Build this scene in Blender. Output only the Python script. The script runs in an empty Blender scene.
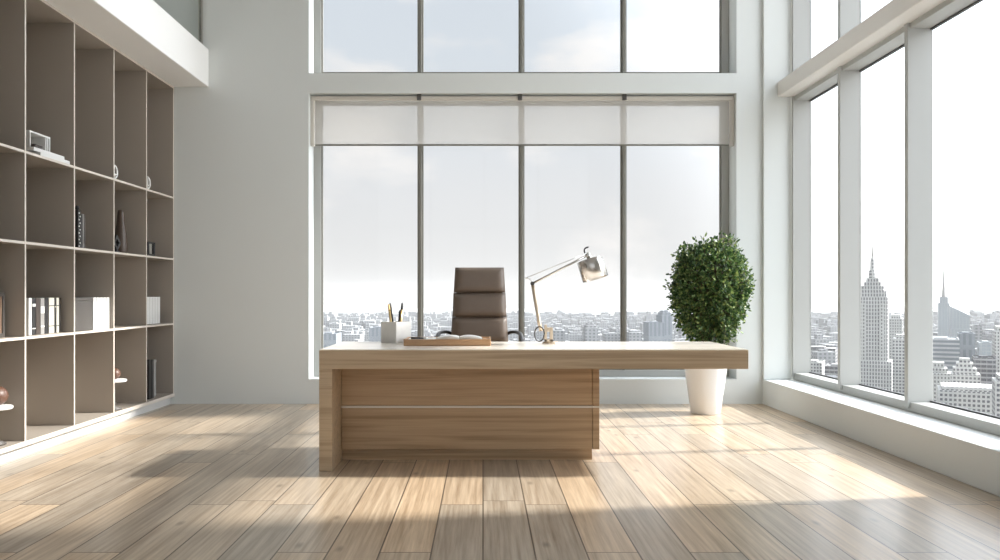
import bpy, bmesh, math, random
from mathutils import Vector, Matrix
R = math.radians
C = bpy.context.scene.collection
sc = bpy.context.scene

# ---------------------------------------------------------------- materials
def mat_new(name):
    m = bpy.data.materials.new(name); m.use_nodes = True
    nt = m.node_tree; nt.nodes.clear()
    return m, nt
def N(nt, t, **kw):
    n = nt.nodes.new(t)
    for k, v in kw.items():
        if k.startswith('i_'):
            n.inputs[k[2:].replace('_', ' ')].default_value = v
        else: setattr(n, k, v)
    return n
def L(nt, a, b): nt.links.new(a, b)
def principled(name, col, rough=.5, metal=0., coat=0., spec=.5, noise=0., nscale=8., bump=0., bscale=60.):
    m, nt = mat_new(name)
    p = N(nt, 'ShaderNodeBsdfPrincipled'); o = N(nt, 'ShaderNodeOutputMaterial')
    L(nt, p.outputs[0], o.inputs[0])
    p.inputs['Base Color'].default_value = (*col, 1); p.inputs['Roughness'].default_value = rough
    p.inputs['Metallic'].default_value = metal; p.inputs['Coat Weight'].default_value = coat
    p.inputs['Specular IOR Level'].default_value = spec
    tc = N(nt, 'ShaderNodeTexCoord')
    if noise:
        n = N(nt, 'ShaderNodeTexNoise'); n.inputs['Scale'].default_value = nscale; n.inputs['Detail'].default_value = 4
        L(nt, tc.outputs['Object'], n.inputs['Vector'])
        mx = N(nt, 'ShaderNodeMix', data_type='RGBA')
        mx.inputs[6].default_value = (*[c*(1-noise) for c in col], 1); mx.inputs[7].default_value = (*[min(1, c*(1+noise)) for c in col], 1)
        L(nt, n.outputs['Fac'], mx.inputs[0]); L(nt, mx.outputs[2], p.inputs['Base Color'])
    if bump:
        n = N(nt, 'ShaderNodeTexNoise'); n.inputs['Scale'].default_value = bscale
        L(nt, tc.outputs['Object'], n.inputs['Vector'])
        b = N(nt, 'ShaderNodeBump'); b.inputs['Strength'].default_value = bump; b.inputs['Distance'].default_value = .002
        L(nt, n.outputs['Fac'], b.inputs['Height']); L(nt, b.outputs[0], p.inputs['Normal'])
    return m

def wood(name, dark, light, along='X', scale=1., rough=.4, offset=(0, 0, 0), coat=0.):
    m, nt = mat_new(name)
    p = N(nt, 'ShaderNodeBsdfPrincipled'); o = N(nt, 'ShaderNodeOutputMaterial'); L(nt, p.outputs[0], o.inputs[0])
    p.inputs['Roughness'].default_value = rough; p.inputs['Coat Weight'].default_value = coat; p.inputs['Coat Roughness'].default_value = .2
    tc = N(nt, 'ShaderNodeTexCoord'); mp = N(nt, 'ShaderNodeMapping')
    s = {'X': (.35, 9, 14), 'Y': (9, .7, 9), 'Z': (9, 9, .7)}[along]
    mp.inputs['Scale'].default_value = [scale*k for k in s]; mp.inputs['Location'].default_value = offset
    L(nt, tc.outputs['Object'], mp.inputs[0])
    n1 = N(nt, 'ShaderNodeTexNoise'); n1.inputs['Scale'].default_value = 1.6; n1.inputs['Detail'].default_value = 6; n1.inputs['Distortion'].default_value = .7
    n2 = N(nt, 'ShaderNodeTexNoise'); n2.inputs['Scale'].default_value = 9; n2.inputs['Detail'].default_value = 8
    L(nt, mp.outputs[0], n1.inputs[0]); L(nt, mp.outputs[0], n2.inputs[0])
    mu = N(nt, 'ShaderNodeMath', operation='MULTIPLY'); mu.inputs[1].default_value = 16
    L(nt, n1.outputs['Fac'], mu.inputs[0])
    si = N(nt, 'ShaderNodeMath', operation='SINE'); L(nt, mu.outputs[0], si.inputs[0])
    ma = N(nt, 'ShaderNodeMath', operation='MULTIPLY_ADD'); ma.inputs[1].default_value = .22; ma.inputs[2].default_value = .25
    L(nt, si.outputs[0], ma.inputs[0])
    ad = N(nt, 'ShaderNodeMath', operation='MULTIPLY_ADD'); ad.inputs[1].default_value = .55
    L(nt, n2.outputs['Fac'], ad.inputs[0]); L(nt, ma.outputs[0], ad.inputs[2])
    cr = N(nt, 'ShaderNodeValToRGB'); cr.color_ramp.elements[0].position = .2; cr.color_ramp.elements[1].position = .85
    cr.color_ramp.elements[0].color = (*dark, 1); cr.color_ramp.elements[1].color = (*light, 1)
    L(nt, ad.outputs[0], cr.inputs[0]); L(nt, cr.outputs[0], p.inputs['Base Color'])
    return m

def floor_mat():
    m, nt = mat_new('oak_planks')
    p = N(nt, 'ShaderNodeBsdfPrincipled'); o = N(nt, 'ShaderNodeOutputMaterial'); L(nt, p.outputs[0], o.inputs[0])
    tc = N(nt, 'ShaderNodeTexCoord')
    sx = N(nt, 'ShaderNodeSeparateXYZ'); L(nt, tc.outputs['Object'], sx.inputs[0])
    cx = N(nt, 'ShaderNodeCombineXYZ'); L(nt, sx.outputs[1], cx.inputs[0]); L(nt, sx.outputs[0], cx.inputs[1])
    def brick(c1, c2, mortar):
        b = N(nt, 'ShaderNodeTexBrick'); b.offset = .37; b.offset_frequency = 2; b.squash = 1.25; b.squash_frequency = 3
        b.inputs['Color1'].default_value = c1; b.inputs['Color2'].default_value = c2; b.inputs['Mortar'].default_value = mortar
        b.inputs['Scale'].default_value = 1; b.inputs['Mortar Size'].default_value = .0036; b.inputs['Mortar Smooth'].default_value = .1
        b.inputs['Brick Width'].default_value = 2.15; b.inputs['Row Height'].default_value = .222; b.inputs['Bias'].default_value = 0
        L(nt, cx.outputs[0], b.inputs['Vector']); return b
    b = brick((0, 0, 0, 1), (1, 1, 1, 1), (.5, .5, .5, 1))
    rnd = b.outputs['Color']
    # grain coordinates shifted per plank
    sh = N(nt, 'ShaderNodeVectorMath', operation='MULTIPLY_ADD'); sh.inputs[1].default_value = (13.7, 7.1, 31.3)
    L(nt, rnd, sh.inputs[0]); L(nt, tc.outputs['Object'], sh.inputs[2])
    mp = N(nt, 'ShaderNodeMapping'); mp.inputs['Scale'].default_value = (8.5, .28, 1); L(nt, sh.outputs[0], mp.inputs[0])
    n1 = N(nt, 'ShaderNodeTexNoise'); n1.inputs['Scale'].default_value = 1.3; n1.inputs['Detail'].default_value = 5; n1.inputs['Distortion'].default_value = 1.1
    n2 = N(nt, 'ShaderNodeTexNoise'); n2.inputs['Scale'].default_value = 6; n2.inputs['Detail'].default_value = 9; n2.inputs['Roughness'].default_value = .62
    L(nt, mp.outputs[0], n1.inputs[0]); L(nt, mp.outputs[0], n2.inputs[0])
    mu = N(nt, 'ShaderNodeMath', operation='MULTIPLY'); mu.inputs[1].default_value = 22; L(nt, n1.outputs['Fac'], mu.inputs[0])
    si = N(nt, 'ShaderNodeMath', operation='SINE'); L(nt, mu.outputs[0], si.inputs[0])
    ma = N(nt, 'ShaderNodeMath', operation='MULTIPLY_ADD'); ma.inputs[1].default_value = .055; ma.inputs[2].default_value = .06; L(nt, si.outputs[0], ma.inputs[0])
    ad = N(nt, 'ShaderNodeMath', operation='MULTIPLY_ADD'); ad.inputs[1].default_value = .85; L(nt, n2.outputs['Fac'], ad.inputs[0]); L(nt, ma.outputs[0], ad.inputs[2])
    cr = N(nt, 'ShaderNodeValToRGB'); e = cr.color_ramp.elements
    e[0].position = .25; e[0].color = (.31, .235, .165, 1); e[1].position = .66; e[1].color = (.64, .545, .43, 1)
    L(nt, ad.outputs[0], cr.inputs[0])
    # knots
    vo = N(nt, 'ShaderNodeTexVoronoi'); vo.voronoi_dimensions = '2D'; vo.inputs['Scale'].default_value = .85
    mk = N(nt, 'ShaderNodeMapping'); mk.inputs['Scale'].default_value = (2.3, .95, 1); L(nt, sh.outputs[0], mk.inputs[0]); L(nt, mk.outputs[0], vo.inputs['Vector'])
    kr = N(nt, 'ShaderNodeMapRange'); kr.inputs[1].default_value = .008; kr.inputs[2].default_value = .045; kr.inputs[3].default_value = .58; kr.inputs[4].default_value = 1
    L(nt, vo.outputs['Distance'], kr.inputs[0])
    # plank tone
    tr = N(nt, 'ShaderNodeValToRGB'); e = tr.color_ramp.elements
    e[0].color = (.76, .78, .80, 1); e[1].color = (1.12, 1.02, .90, 1)
    e2 = tr.color_ramp.elements.new(.5); e2.color = (.95, .92, .88, 1)
    L(nt, rnd, tr.inputs[0])
    m1 = N(nt, 'ShaderNodeMix', data_type='RGBA', blend_type='MULTIPLY'); m1.inputs[0].default_value = 1
    L(nt, cr.outputs[0], m1.inputs[6]); L(nt, tr.outputs[0], m1.inputs[7])
    m2 = N(nt, 'ShaderNodeMix', data_type='RGBA', blend_type='MULTIPLY'); m2.inputs[0].default_value = 1
    L(nt, m1.outputs[2], m2.inputs[6]); L(nt, kr.outputs[0], m2.inputs[7])
    m3 = N(nt, 'ShaderNodeMix', data_type='RGBA'); m3.inputs[7].default_value = (.07, .05, .035, 1)
    fm = N(nt, 'ShaderNodeMath', operation='MULTIPLY'); fm.inputs[1].default_value = .9
    L(nt, b.outputs['Fac'], fm.inputs[0]); L(nt, fm.outputs[0], m3.inputs[0]); L(nt, m2.outputs[2], m3.inputs[6])
    L(nt, m3.outputs[2], p.inputs['Base Color'])
    rr = N(nt, 'ShaderNodeMapRange'); p.inputs['Coat Weight'].default_value = .3; p.inputs['Coat Roughness'].default_value = .22; rr.inputs[3].default_value = .25; rr.inputs[4].default_value = .42; L(nt, n2.outputs['Fac'], rr.inputs[0]); L(nt, rr.outputs[0], p.inputs['Roughness'])
    bu = N(nt, 'ShaderNodeBump'); bu.inputs['Strength'].default_value = .25; bu.inputs['Distance'].default_value = .002
    h = N(nt, 'ShaderNodeMath', operation='MULTIPLY_ADD'); h.inputs[1].default_value = -3; L(nt, b.outputs['Fac'], h.inputs[0]); L(nt, n2.outputs['Fac'], h.inputs[2])
    L(nt, h.outputs[0], bu.inputs['Height']); L(nt, bu.outputs[0], p.inputs['Normal'])
    return m

def glass_mat(name, refl=1., tint=(1, 1, 1)):
    m, nt = mat_new(name)
    o = N(nt, 'ShaderNodeOutputMaterial'); mx = N(nt, 'ShaderNodeMixShader')
    t = N(nt, 'ShaderNodeBsdfTransparent'); t.inputs[0].default_value = (*tint, 1)
    g = N(nt, 'ShaderNodeBsdfGlossy'); g.inputs['Roughness'].default_value = .01
    # Schlick reflectance from the facing angle, the same from both sides of the pane
    ge = N(nt, 'ShaderNodeNewGeometry'); dp = N(nt, 'ShaderNodeVectorMath', operation='DOT_PRODUCT'); L(nt, ge.outputs['Normal'], dp.inputs[0]); L(nt, ge.outputs['Incoming'], dp.inputs[1])
    ab = N(nt, 'ShaderNodeMath', operation='ABSOLUTE'); L(nt, dp.outputs['Value'], ab.inputs[0])
    om = N(nt, 'ShaderNodeMath', operation='SUBTRACT'); om.inputs[0].default_value = 1; L(nt, ab.outputs[0], om.inputs[1])
    pw = N(nt, 'ShaderNodeMath', operation='POWER'); pw.inputs[1].default_value = 5; L(nt, om.outputs[0], pw.inputs[0])
    f = N(nt, 'ShaderNodeMath', operation='MULTIPLY_ADD'); f.inputs[1].default_value = .96; f.inputs[2].default_value = .03; L(nt, pw.outputs[0], f.inputs[0])
    mu = N(nt, 'ShaderNodeMath', operation='MULTIPLY'); mu.inputs[1].default_value = refl
    L(nt, f.outputs[0], mu.inputs[0]); L(nt, mu.outputs[0], mx.inputs[0]); L(nt, t.outputs[0], mx.inputs[1]); L(nt, g.outputs[0], mx.inputs[2]); L(nt, mx.outputs[0], o.inputs[0])
    return m

def blind_mat():
    m, nt = mat_new('sheer_blind_fabric')
    o = N(nt, 'ShaderNodeOutputMaterial'); mx = N(nt, 'ShaderNodeMixShader'); mx.inputs[0].default_value = .58
    t = N(nt, 'ShaderNodeBsdfTransparent'); t.inputs[0].default_value = (1, 1, 1, 1)
    d = N(nt, 'ShaderNodeBsdfDiffuse'); d.inputs[0].default_value = (.74, .71, .67, 1)
    tl = N(nt, 'ShaderNodeBsdfTranslucent'); tl.inputs[0].default_value = (.74, .71, .67, 1)
    m2 = N(nt, 'ShaderNodeMixShader'); m2.inputs[0].default_value = .5
    L(nt, d.outputs[0], m2.inputs[1]); L(nt, tl.outputs[0], m2.inputs[2])
    L(nt, m2.outputs[0], mx.inputs[1]); L(nt, t.outputs[0], mx.inputs[2]); L(nt, mx.outputs[0], o.inputs[0])
    return m

def facade(name, wall, win, px=3., pz=3.6, fx=.5, fz=.5, rough=.8):
    """wall with a grid of window openings, repeated in metres on the vertical faces"""
    m, nt = mat_new(name)
    p = N(nt, 'ShaderNodeBsdfPrincipled'); o = N(nt, 'ShaderNodeOutputMaterial'); L(nt, p.outputs[0], o.inputs[0])
    p.inputs['Roughness'].default_value = rough
    g = N(nt, 'ShaderNodeNewGeometry'); tco = N(nt, 'ShaderNodeTexCoord'); s = N(nt, 'ShaderNodeSeparateXYZ'); L(nt, tco.outputs['Object'], s.inputs[0])
    n = N(nt, 'ShaderNodeSeparateXYZ'); L(nt, g.outputs['Normal'], n.inputs[0])
    def M_(op, a, b=None):
        k = N(nt, 'ShaderNodeMath', operation=op)
        for i, v in enumerate((a, b)):
            if v is None: continue
            if isinstance(v, (int, float)): k.inputs[i].default_value = v
            else: L(nt, v, k.inputs[i])
        return k.outputs[0]
    u = M_('ADD', s.outputs[0], s.outputs[1])
    wu = M_('LESS_THAN', M_('FRACT', M_('DIVIDE', u, px)), fx)
    wv = M_('LESS_THAN', M_('FRACT', M_('DIVIDE', s.outputs[2], pz)), fz)
    side = M_('LESS_THAN', M_('ABSOLUTE', n.outputs[2]), .5)
    f = M_('MULTIPLY', M_('MULTIPLY', wu, wv), side)
    nz = N(nt, 'ShaderNodeTexNoise'); nz.inputs['Scale'].default_value = .08; L(nt, g.outputs['Position'], nz.inputs[0])
    wl = N(nt, 'ShaderNodeMix', data_type='RGBA'); wl.inputs[6].default_value = (*[c*.75 for c in wall], 1); wl.inputs[7].default_value = (*wall, 1); L(nt, nz.outputs['Fac'], wl.inputs[0])
    mx = N(nt, 'ShaderNodeMix', data_type='RGBA'); mx.inputs[7].default_value = (*win, 1)
    L(nt, f, mx.inputs[0]); L(nt, wl.outputs[2], mx.inputs[6]); L(nt, mx.outputs[2], p.inputs['Base Color'])
    return m

M = {}
M['wall'] = principled('white_plaster', (.67, .695, .685), .85, spec=.2, bump=.05, bscale=90)
M['white'] = principled('white_satin_paint', (.90, .90, .89), .45)
M['ceil'] = principled('ceiling_paint', (.85, .85, .85), .9, spec=.1)
M['floor'] = floor_mat()
M['taupe'] = principled('taupe_lacquer', (.35, .31, .268), .45, noise=.05, nscale=2)
M['edge'] = principled('pale_edge_banding', (.62, .57, .51), .4)
M['plinth'] = principled('white_plinth', (.58, .58, .57), .35)
M['frame'] = principled('grey_aluminium', (.20, .195, .17), .4, metal=.2)
M['framew'] = principled('pale_window_frame', (.41, .415, .40), .4)
M['beam'] = principled('pale_beam_paint', (.72, .69, .65), .45)
M['gasket'] = principled('dark_gasket', (.05, .05, .05), .6)
M['glass'] = glass_mat('window_glass', .45)
M['rail_glass'] = glass_mat('railing_glass', .25, (.975, .985, .98))
M['blind'] = blind_mat()
M['cassette'] = principled('blind_cassette', (.58, .55, .50), .5)
M['chrome'] = principled('brushed_nickel', (.62, .59, .55), .22, metal=1)
m_ = principled('brushed_shade_metal', (.60, .57, .54), .22, metal=1); M['brushed'] = m_
p_ = m_.node_tree.nodes['Principled BSDF']; p_.inputs['Anisotropic'].default_value = .8; p_.inputs['Anisotropic Rotation'].default_value = .25
tg_ = m_.node_tree.nodes.new('ShaderNodeTangent'); tg_.direction_type = 'RADIAL'; tg_.axis = 'Z'; m_.node_tree.links.new(tg_.outputs[0], p_.inputs['Tangent'])
M['steel'] = principled('polished_steel', (.75, .74, .72), .1, metal=1)
M['champagne'] = principled('champagne_metal', (.70, .58, .45), .3, metal=.8)
M['darkmetal'] = principled('dark_metal', (.10, .095, .09), .35, metal=.8)
M['black'] = principled('black_plastic', (.018, .018, .02), .4)
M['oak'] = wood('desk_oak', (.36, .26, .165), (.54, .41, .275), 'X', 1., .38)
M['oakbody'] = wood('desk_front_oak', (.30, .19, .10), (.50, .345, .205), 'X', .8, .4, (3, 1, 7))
M['oaktop_sunlit'] = wood('desk_oak_painted_sunlit', (.80, .74, .66), (.88, .83, .75), 'X', 1., .25, (1, 5, 2), coat=.5)  # desk oak paled to near white, sun glare put into the colour
M['strip'] = principled('pale_inlay', (.75, .70, .62), .3)
M['leather'] = principled('brown_leather', (.145, .11, .085), .42, noise=.08, nscale=20, bump=.15, bscale=220)
M['blackleather'] = principled('black_leather', (.02, .019, .018), .4, bump=.1, bscale=200)
M['tan'] = principled('tan_leather', (.50, .30, .16), .45, noise=.08, nscale=14)
M['paper'] = principled('white_paper', (.86, .85, .82), .8, spec=.1)
M['cream'] = principled('cream_cloth', (.66, .63, .55), .7, noise=.04)
M['whitebook'] = principled('white_board', (.72, .72, .71), .5)
M['blackbook'] = principled('black_board', (.022, .021, .021), .5)
M['greybook'] = principled('grey_board', (.30, .29, .28), .5)
M['brownbook'] = principled('dark_brown_board', (.06, .045, .038), .5)
M['greybox'] = principled('warm_grey_card', (.085, .078, .072), .5)
M['holder'] = principled('pale_stone', (.62, .61, .59), .45, noise=.06, nscale=30)
M['gold'] = principled('brass', (.70, .50, .24), .3, metal=.9)
M['brownclay'] = principled('brown_clay', (.10, .048, .03), .45, noise=.15, nscale=15)
M['vase'] = principled('dark_brown_glaze', (.085, .06, .045), .4)
M['wallnut'] = wood('brown_wood_panel', (.14, .09, .06), (.26, .18, .13), 'Z', 2.)
M['pot'] = principled('white_ceramic', (.82, .81, .79), .25)
M['soil'] = principled('dark_soil', (.03, .022, .016), .95, noise=.4, nscale=80)
M['bark'] = principled('brown_bark', (.09, .06, .04), .85, noise=.3, nscale=40)
def leaf_mat():
    m, nt = mat_new('green_leaf')
    o = N(nt, 'ShaderNodeOutputMaterial'); p = N(nt, 'ShaderNodeBsdfPrincipled'); tl = N(nt, 'ShaderNodeBsdfTranslucent')
    p.inputs['Roughness'].default_value = .42
    g = N(nt, 'ShaderNodeTexCoord'); nz = N(nt, 'ShaderNodeTexNoise'); nz.inputs['Scale'].default_value = 26; L(nt, g.outputs['Object'], nz.inputs[0])
    cr = N(nt, 'ShaderNodeValToRGB'); e = cr.color_ramp.elements
    e[0].position = .38; e[0].color = (.018, .05, .014, 1); e[1].position = .72; e[1].color = (.40, .46, .15, 1)
    e2 = cr.color_ramp.elements.new(.52); e2.color = (.075, .15, .045, 1)
    L(nt, nz.outputs['Fac'], cr.inputs[0]); L(nt, cr.outputs[0], p.inputs['Base Color']); L(nt, cr.outputs[0], tl.inputs[0])
    mx = N(nt, 'ShaderNodeMixShader'); mx.inputs[0].default_value = .25
    L(nt, p.outputs[0], mx.inputs[1]); L(nt, tl.outputs[0], mx.inputs[2]); L(nt, mx.outputs[0], o.inputs[0])
    return m
M['leaf'] = leaf_mat()

# ---------------------------------------------------------------- mesh helpers
def bx(bm, x0, x1, y0, y1, z0, z1, mi=0):
    vs = [bm.verts.new(p) for p in ((x0,y0,z0),(x1,y0,z0),(x1,y1,z0),(x0,y1,z0),(x0,y0,z1),(x1,y0,z1),(x1,y1,z1),(x0,y1,z1))]
    fs = []
    for q in ((0,3,2,1),(4,5,6,7),(0,1,5,4),(1,2,6,5),(2,3,7,6),(3,0,4,7)):
        f = bm.faces.new([vs[i] for i in q]); f.material_index = mi; fs.append(f)
    return fs
def lathe(bm, prof, seg=32, c=(0, 0, 0), mi=0, smooth=True):
    rings = []
    for r, z in prof:
        if r < 1e-5: rings.append([bm.verts.new((c[0], c[1], c[2]+z))])
        else: rings.append([bm.verts.new((c[0]+r*math.cos(2*math.pi*k/seg), c[1]+r*math.sin(2*math.pi*k/seg), c[2]+z)) for k in range(seg)])
    for a, b in zip(rings, rings[1:]):
        for k in range(seg):
            k2 = (k+1) % seg
            if len(a) == 1 and len(b) == 1: continue
            if len(a) == 1: f = bm.faces.new((a[0], b[k2], b[k]))
            elif len(b) == 1: f = bm.faces.new((a[k], a[k2], b[0]))
            else: f = bm.faces.new((a[k], a[k2], b[k2], b[k]))
            f.smooth = smooth; f.material_index = mi
def tube(bm, pts, r, seg=10, flat=1., mi=0):
    pts = [Vector(p) for p in pts]
    rs = r if isinstance(r, (list, tuple)) else [r]*len(pts)
    up = Vector((0, 0, 1)); prev = None; rings = []
    for i, p in enumerate(pts):
        d = (pts[min(i+1, len(pts)-1)]-pts[max(i-1, 0)]).normalized()
        if prev is None:
            a = d.cross(up)
            if a.length < 1e-3: a = d.cross(Vector((0, 1, 0)))
        else: a = prev - d*prev.dot(d)
        a.normalize(); prev = a.copy(); b = d.cross(a)
        rings.append([bm.verts.new(p+(a*math.cos(2*math.pi*k/seg)+b*flat*math.sin(2*math.pi*k/seg))*rs[i]) for k in range(seg)])
    for A, B in zip(rings, rings[1:]):
        for k in range(seg):
            f = bm.faces.new((A[k], A[(k+1)%seg], B[(k+1)%seg], B[k])); f.smooth = True; f.material_index = mi
    bm.faces.new(list(reversed(rings[0]))).material_index = mi; bm.faces.new(rings[-1]).material_index = mi
def smooth_path(pts, n=6):
    pts = [Vector(p) for p in pts]; out = []
    for i in range(len(pts)-1):
        p0 = pts[max(i-1, 0)]; p1 = pts[i]; p2 = pts[i+1]; p3 = pts[min(i+2, len(pts)-1)]
        for k in range(n):
            t = k/n
            out.append(.5*((2*p1)+(p2-p0)*t+(2*p0-5*p1+4*p2-p3)*t*t+(3*p1-p0-3*p2+p3)*t**3))
    out.append(pts[-1]); return out
def obj(name, bm, mats, parent=None, bevel=0., loc=None, seg=2):
    bmesh.ops.recalc_face_normals(bm, faces=bm.faces[:])
    me = bpy.data.meshes.new(name); bm.to_mesh(me); bm.free()
    for m in (mats if isinstance(mats, (list, tuple)) else [mats]): me.materials.append(m)
    o = bpy.data.objects.new(name, me); C.objects.link(o)
    if parent: o.parent = parent
    if loc: o.location = loc
    if bevel:
        md = o.modifiers.new('bevel', 'BEVEL'); md.width = bevel; md.segments = seg; md.limit_method = 'ANGLE'; md.angle_limit = R(40)
        md.harden_normals = False
    return o
def tag(o, label=None, cat=None, group=None, kind=None):
    if label: o['label'] = label
    if cat: o['category'] = cat
    if group: o['group'] = group
    if kind: o['kind'] = kind
    return o
def thing(name, label, cat, loc=(0, 0, 0), rz=0, group=None):
    o = bpy.data.objects.new(name, None); C.objects.link(o); o.location = loc; o.rotation_euler = (0, 0, rz); o.empty_display_size = .1
    return tag(o, label, cat, group)
def box(name, d, mats, parent=None, bevel=0., seg=2):
    bm = bmesh.new(); bx(bm, *d); return obj(name, bm, mats, parent, bevel, seg=seg)
def struct(name, bm, mats, label=None, cat=None, parent=None, bevel=0.):
    o = obj(name, bm, mats, parent, bevel); o['kind'] = 'structure'
    if parent is None: tag(o, label, cat)
    return o
def structE(name, label, cat):
    o = thing(name, label, cat); o['kind'] = 'structure'; return o
def spart(name, bm, mats, parent, bevel=0.):
    o = obj(name, bm, mats, parent, bevel); o['kind'] = 'structure'; return o

# ---------------------------------------------------------------- room shell (camera at x=0, y=0; depth runs along +Y)
YB = 8.24; XR = 2.82; XW = 3.10; XG = 3.27; XL = -3.62; ZC = 5.7; YF = -2.6; XM = -5.6
bm = bmesh.new(); bx(bm, XL-.1, XG+.2, YF-.2, YB+.5, -.2, 0)
struct('floor', bm, M['floor'], 'wide oak plank floor running towards the far window', 'floor')
bm = bmesh.new(); bx(bm, XM-.2, XG+.4, YF-.2, YB+.5, ZC, ZC+.2)
struct('ceiling', bm, M['ceil'], 'plain white ceiling above the double-height office', 'ceiling')
# back wall with two stacked openings
WX0, WX1, WZ0, WZ1, WZ2, WZ3 = -1.76, 2.56, .25, 3.14, 3.34, 5.35
bm = bmesh.new(); T = .5
bx(bm, XM-.2, WX0, YB, YB+T, 0, ZC); bx(bm, WX1, XG+.014, YB, YB+T, 0, ZC)
bx(bm, WX0, WX1, YB, YB+T, 0, WZ0); bx(bm, WX0, WX1, YB, YB+T, WZ1, WZ2); bx(bm, WX0, WX1, YB, YB+T, WZ3, ZC)
struct('wall_back', bm, M['wall'], 'white far wall holding the tall window behind the desk', 'wall')
# right wall: low sill wall, corner pier, solid stretch nearer than the glazing
YP = 4.44
bm = bmesh.new()
bx(bm, XR, XG+.2, YF, YB, 0, .25)
bx(bm, XW-.06, XG+.2, YF, YP, .25, ZC); bx(bm, XW, XG+.2, YP, YB, 5.35, ZC)
struct('wall_right', bm, M['wall'], 'white right-hand wall with a deep low window ledge', 'wall', bevel=.006)
bm = bmesh.new(); bx(bm, XR, XW+.005, YB-.035, YB, .25, ZC)
struct('trim_1', bm, M['wall'], 'white upright corner panel between the far wall and the right window', 'trim', bevel=.008)
bm = bmesh.new(); bx(bm, XL-.16, XL, YF, YB, 0, 3.19)
struct('wall_left', bm, M['wall'], 'white left-hand wall behind the built-in bookcase', 'wall')
bm = bmesh.new(); bx(bm, XM-.2, XM, YF, YB, 3.5, ZC)
struct('wall_mezzanine', bm, M['wall'], 'white wall at the back of the upper gallery', 'wall')
# front wall behind the camera with a wide opening added to let in fill daylight
bm = bmesh.new()
bx(bm, XM-.2, -2.6, YF-.2, YF, 0, ZC); bx(bm, 2.6, XG+.2, YF-.2, YF, 0, ZC); bx(bm, -2.6, 2.6, YF-.2, YF, 0, .3); bx(bm, -2.6, 2.6, YF-.2, YF, 5.2, ZC)
struct('wall_front', bm, M['wall'], 'white wall behind the viewer with an added opening for fill daylight', 'wall')
# mezzanine slab
MX = -2.77
bm = bmesh.new(); bx(bm, XM, MX, YF, YB, 3.20, 3.58)
struct('mezzanine', bm, M['white'], 'white gallery slab above the bookcase', 'gallery', bevel=.006)
rail = thing('glass_railing', 'clear glass railing standing on the edge of the white gallery slab', 'railing', (MX-.07, 0, 3.58))
for k in range(5):
    y1 = YB-.03-k*1.7; bm = bmesh.new(); bx(bm, -.008, .008, y1-1.66, y1-.02, .02, 1.05); obj('glass_panel', bm, M['rail_glass'], rail)
    bm = bmesh.new(); bx(bm, -.02, .02, y1-.02, y1+.01, 0, 1.06); obj('post', bm, M['chrome'], rail)
bm = bmesh.new(); bx(bm, -.025, .025, YB-8.6, YB-.01, 1.05, 1.09); obj('handrail', bm, M['chrome'], rail, .004)

# ---------------------------------------------------------------- windows
YG = YB+.27
def back_window(name, label, z0, z1, first_bottom):
    root = structE(name, label, 'window')
    bm = bmesh.new()
    x0, x1 = WX0, WX1; f = .075
    bx(bm, x0, x0+f, YB+.25, YB+.33, z0, z1); bx(bm, x1-f, x1, YB+.25, YB+.33, z0, z1)
    bx(bm, x0+f, x1-f, YB+.25, YB+.33, z0, z0+.07); bx(bm, x0+f, x1-f, YB+.25, YB+.33, z1-.05, z1)
    spart('frame', bm, M['framew'], root, .004)
    xs = [x0+f] + [(p-483)/ (816/YG) for p in (420.5, 521.5, 623.5)] + [x1-f]
    for x in xs[1:-1]:
        bm = bmesh.new(); bx(bm, x-.017, x+.017, YB+.235, YB+.33, z0+.07, z1-.05)
        spart('mullion', bm, M['frame'], root, .006)
    for a, b in zip(xs, xs[1:]):
        a2 = a+(.017 if a != xs[0] else 0); b2 = b-(.017 if b != xs[-1] else 0)
        bm = bmesh.new(); y = YB+.285
        for d in ((a2, a2+.014, y-.02, y+.02, z0+.07, z1-.05), (b2-.014, b2, y-.02, y+.02, z0+.07, z1-.05), (a2+.014, b2-.014, y-.02, y+.02, z0+.07, z0+.084), (a2+.014, b2-.014, y-.02, y+.02, z1-.064, z1-.05)): bx(bm, *d)
        spart('glazing_bead', bm, M['frame'], root)
        bm = bmesh.new(); bx(bm, a2+.01, b2-.01, y-.006, y+.006, z0+.078, z1-.058)
        spart('pane', bm, M['glass'], root)
    return root
back_window('window_1', 'tall lower window behind the desk with three slim mullions', WZ0, WZ1, True)
back_window('window_2', 'upper window above the white band on the far wall', WZ2, WZ3, False)
def right_window(name, label, z0, z1):
    root = structE(name, label, 'window')
    edges = [YB-.035]
    ms = [(YB-.075, YB-.035), (7.13-.045, 7.13+.005), (6.0-.045, 6.0+.005), (4.56-.045, 4.56+.005)]
    bm = bmesh.new(); bx(bm, XW+.02, XG+.014, YP, YB-.035, z0, z0+.07); bx(bm, XW+.02, XG+.014, YP, YB-.035, z1-.05, z1)
    bx(bm, XW, XG+.014, YP, 4.50, z0+.07, z1-.05)
    spart('frame', bm, M['framew'], root, .004)
    for a, b in ms:
        bm = bmesh.new(); bx(bm, XW, XG+.014, a, b, z0+.03, z1)
        spart('mullion', bm, M['framew'], root, .003)
    for (a, _), (_, b2) in zip(ms, ms[1:]):
        bm = bmesh.new(); bx(bm, XG+.0, XG+.012, b2, a, z0+.07, z1-.05); spart('pane', bm, M['glass'], root)
        bm = bmesh.new(); bx(bm, XG-.006, XG+.018, b2, a, z1-.062, z1-.05); bx(bm, XG-.006, XG+.018, b2, a, z0+.07, z0+.08)
        spart('gasket', bm, M['gasket'], root)
    return root
right_window('window_3', 'lower right-hand window looking over the grey city towers', .25, 3.10)
right_window('window_4', 'upper right-hand window above the pale cross beam', 3.24, 5.35)
bm = bmesh.new(); bx(bm, 2.96, XG+.1, YP, YB-.035, 3.09, 3.24)
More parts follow.
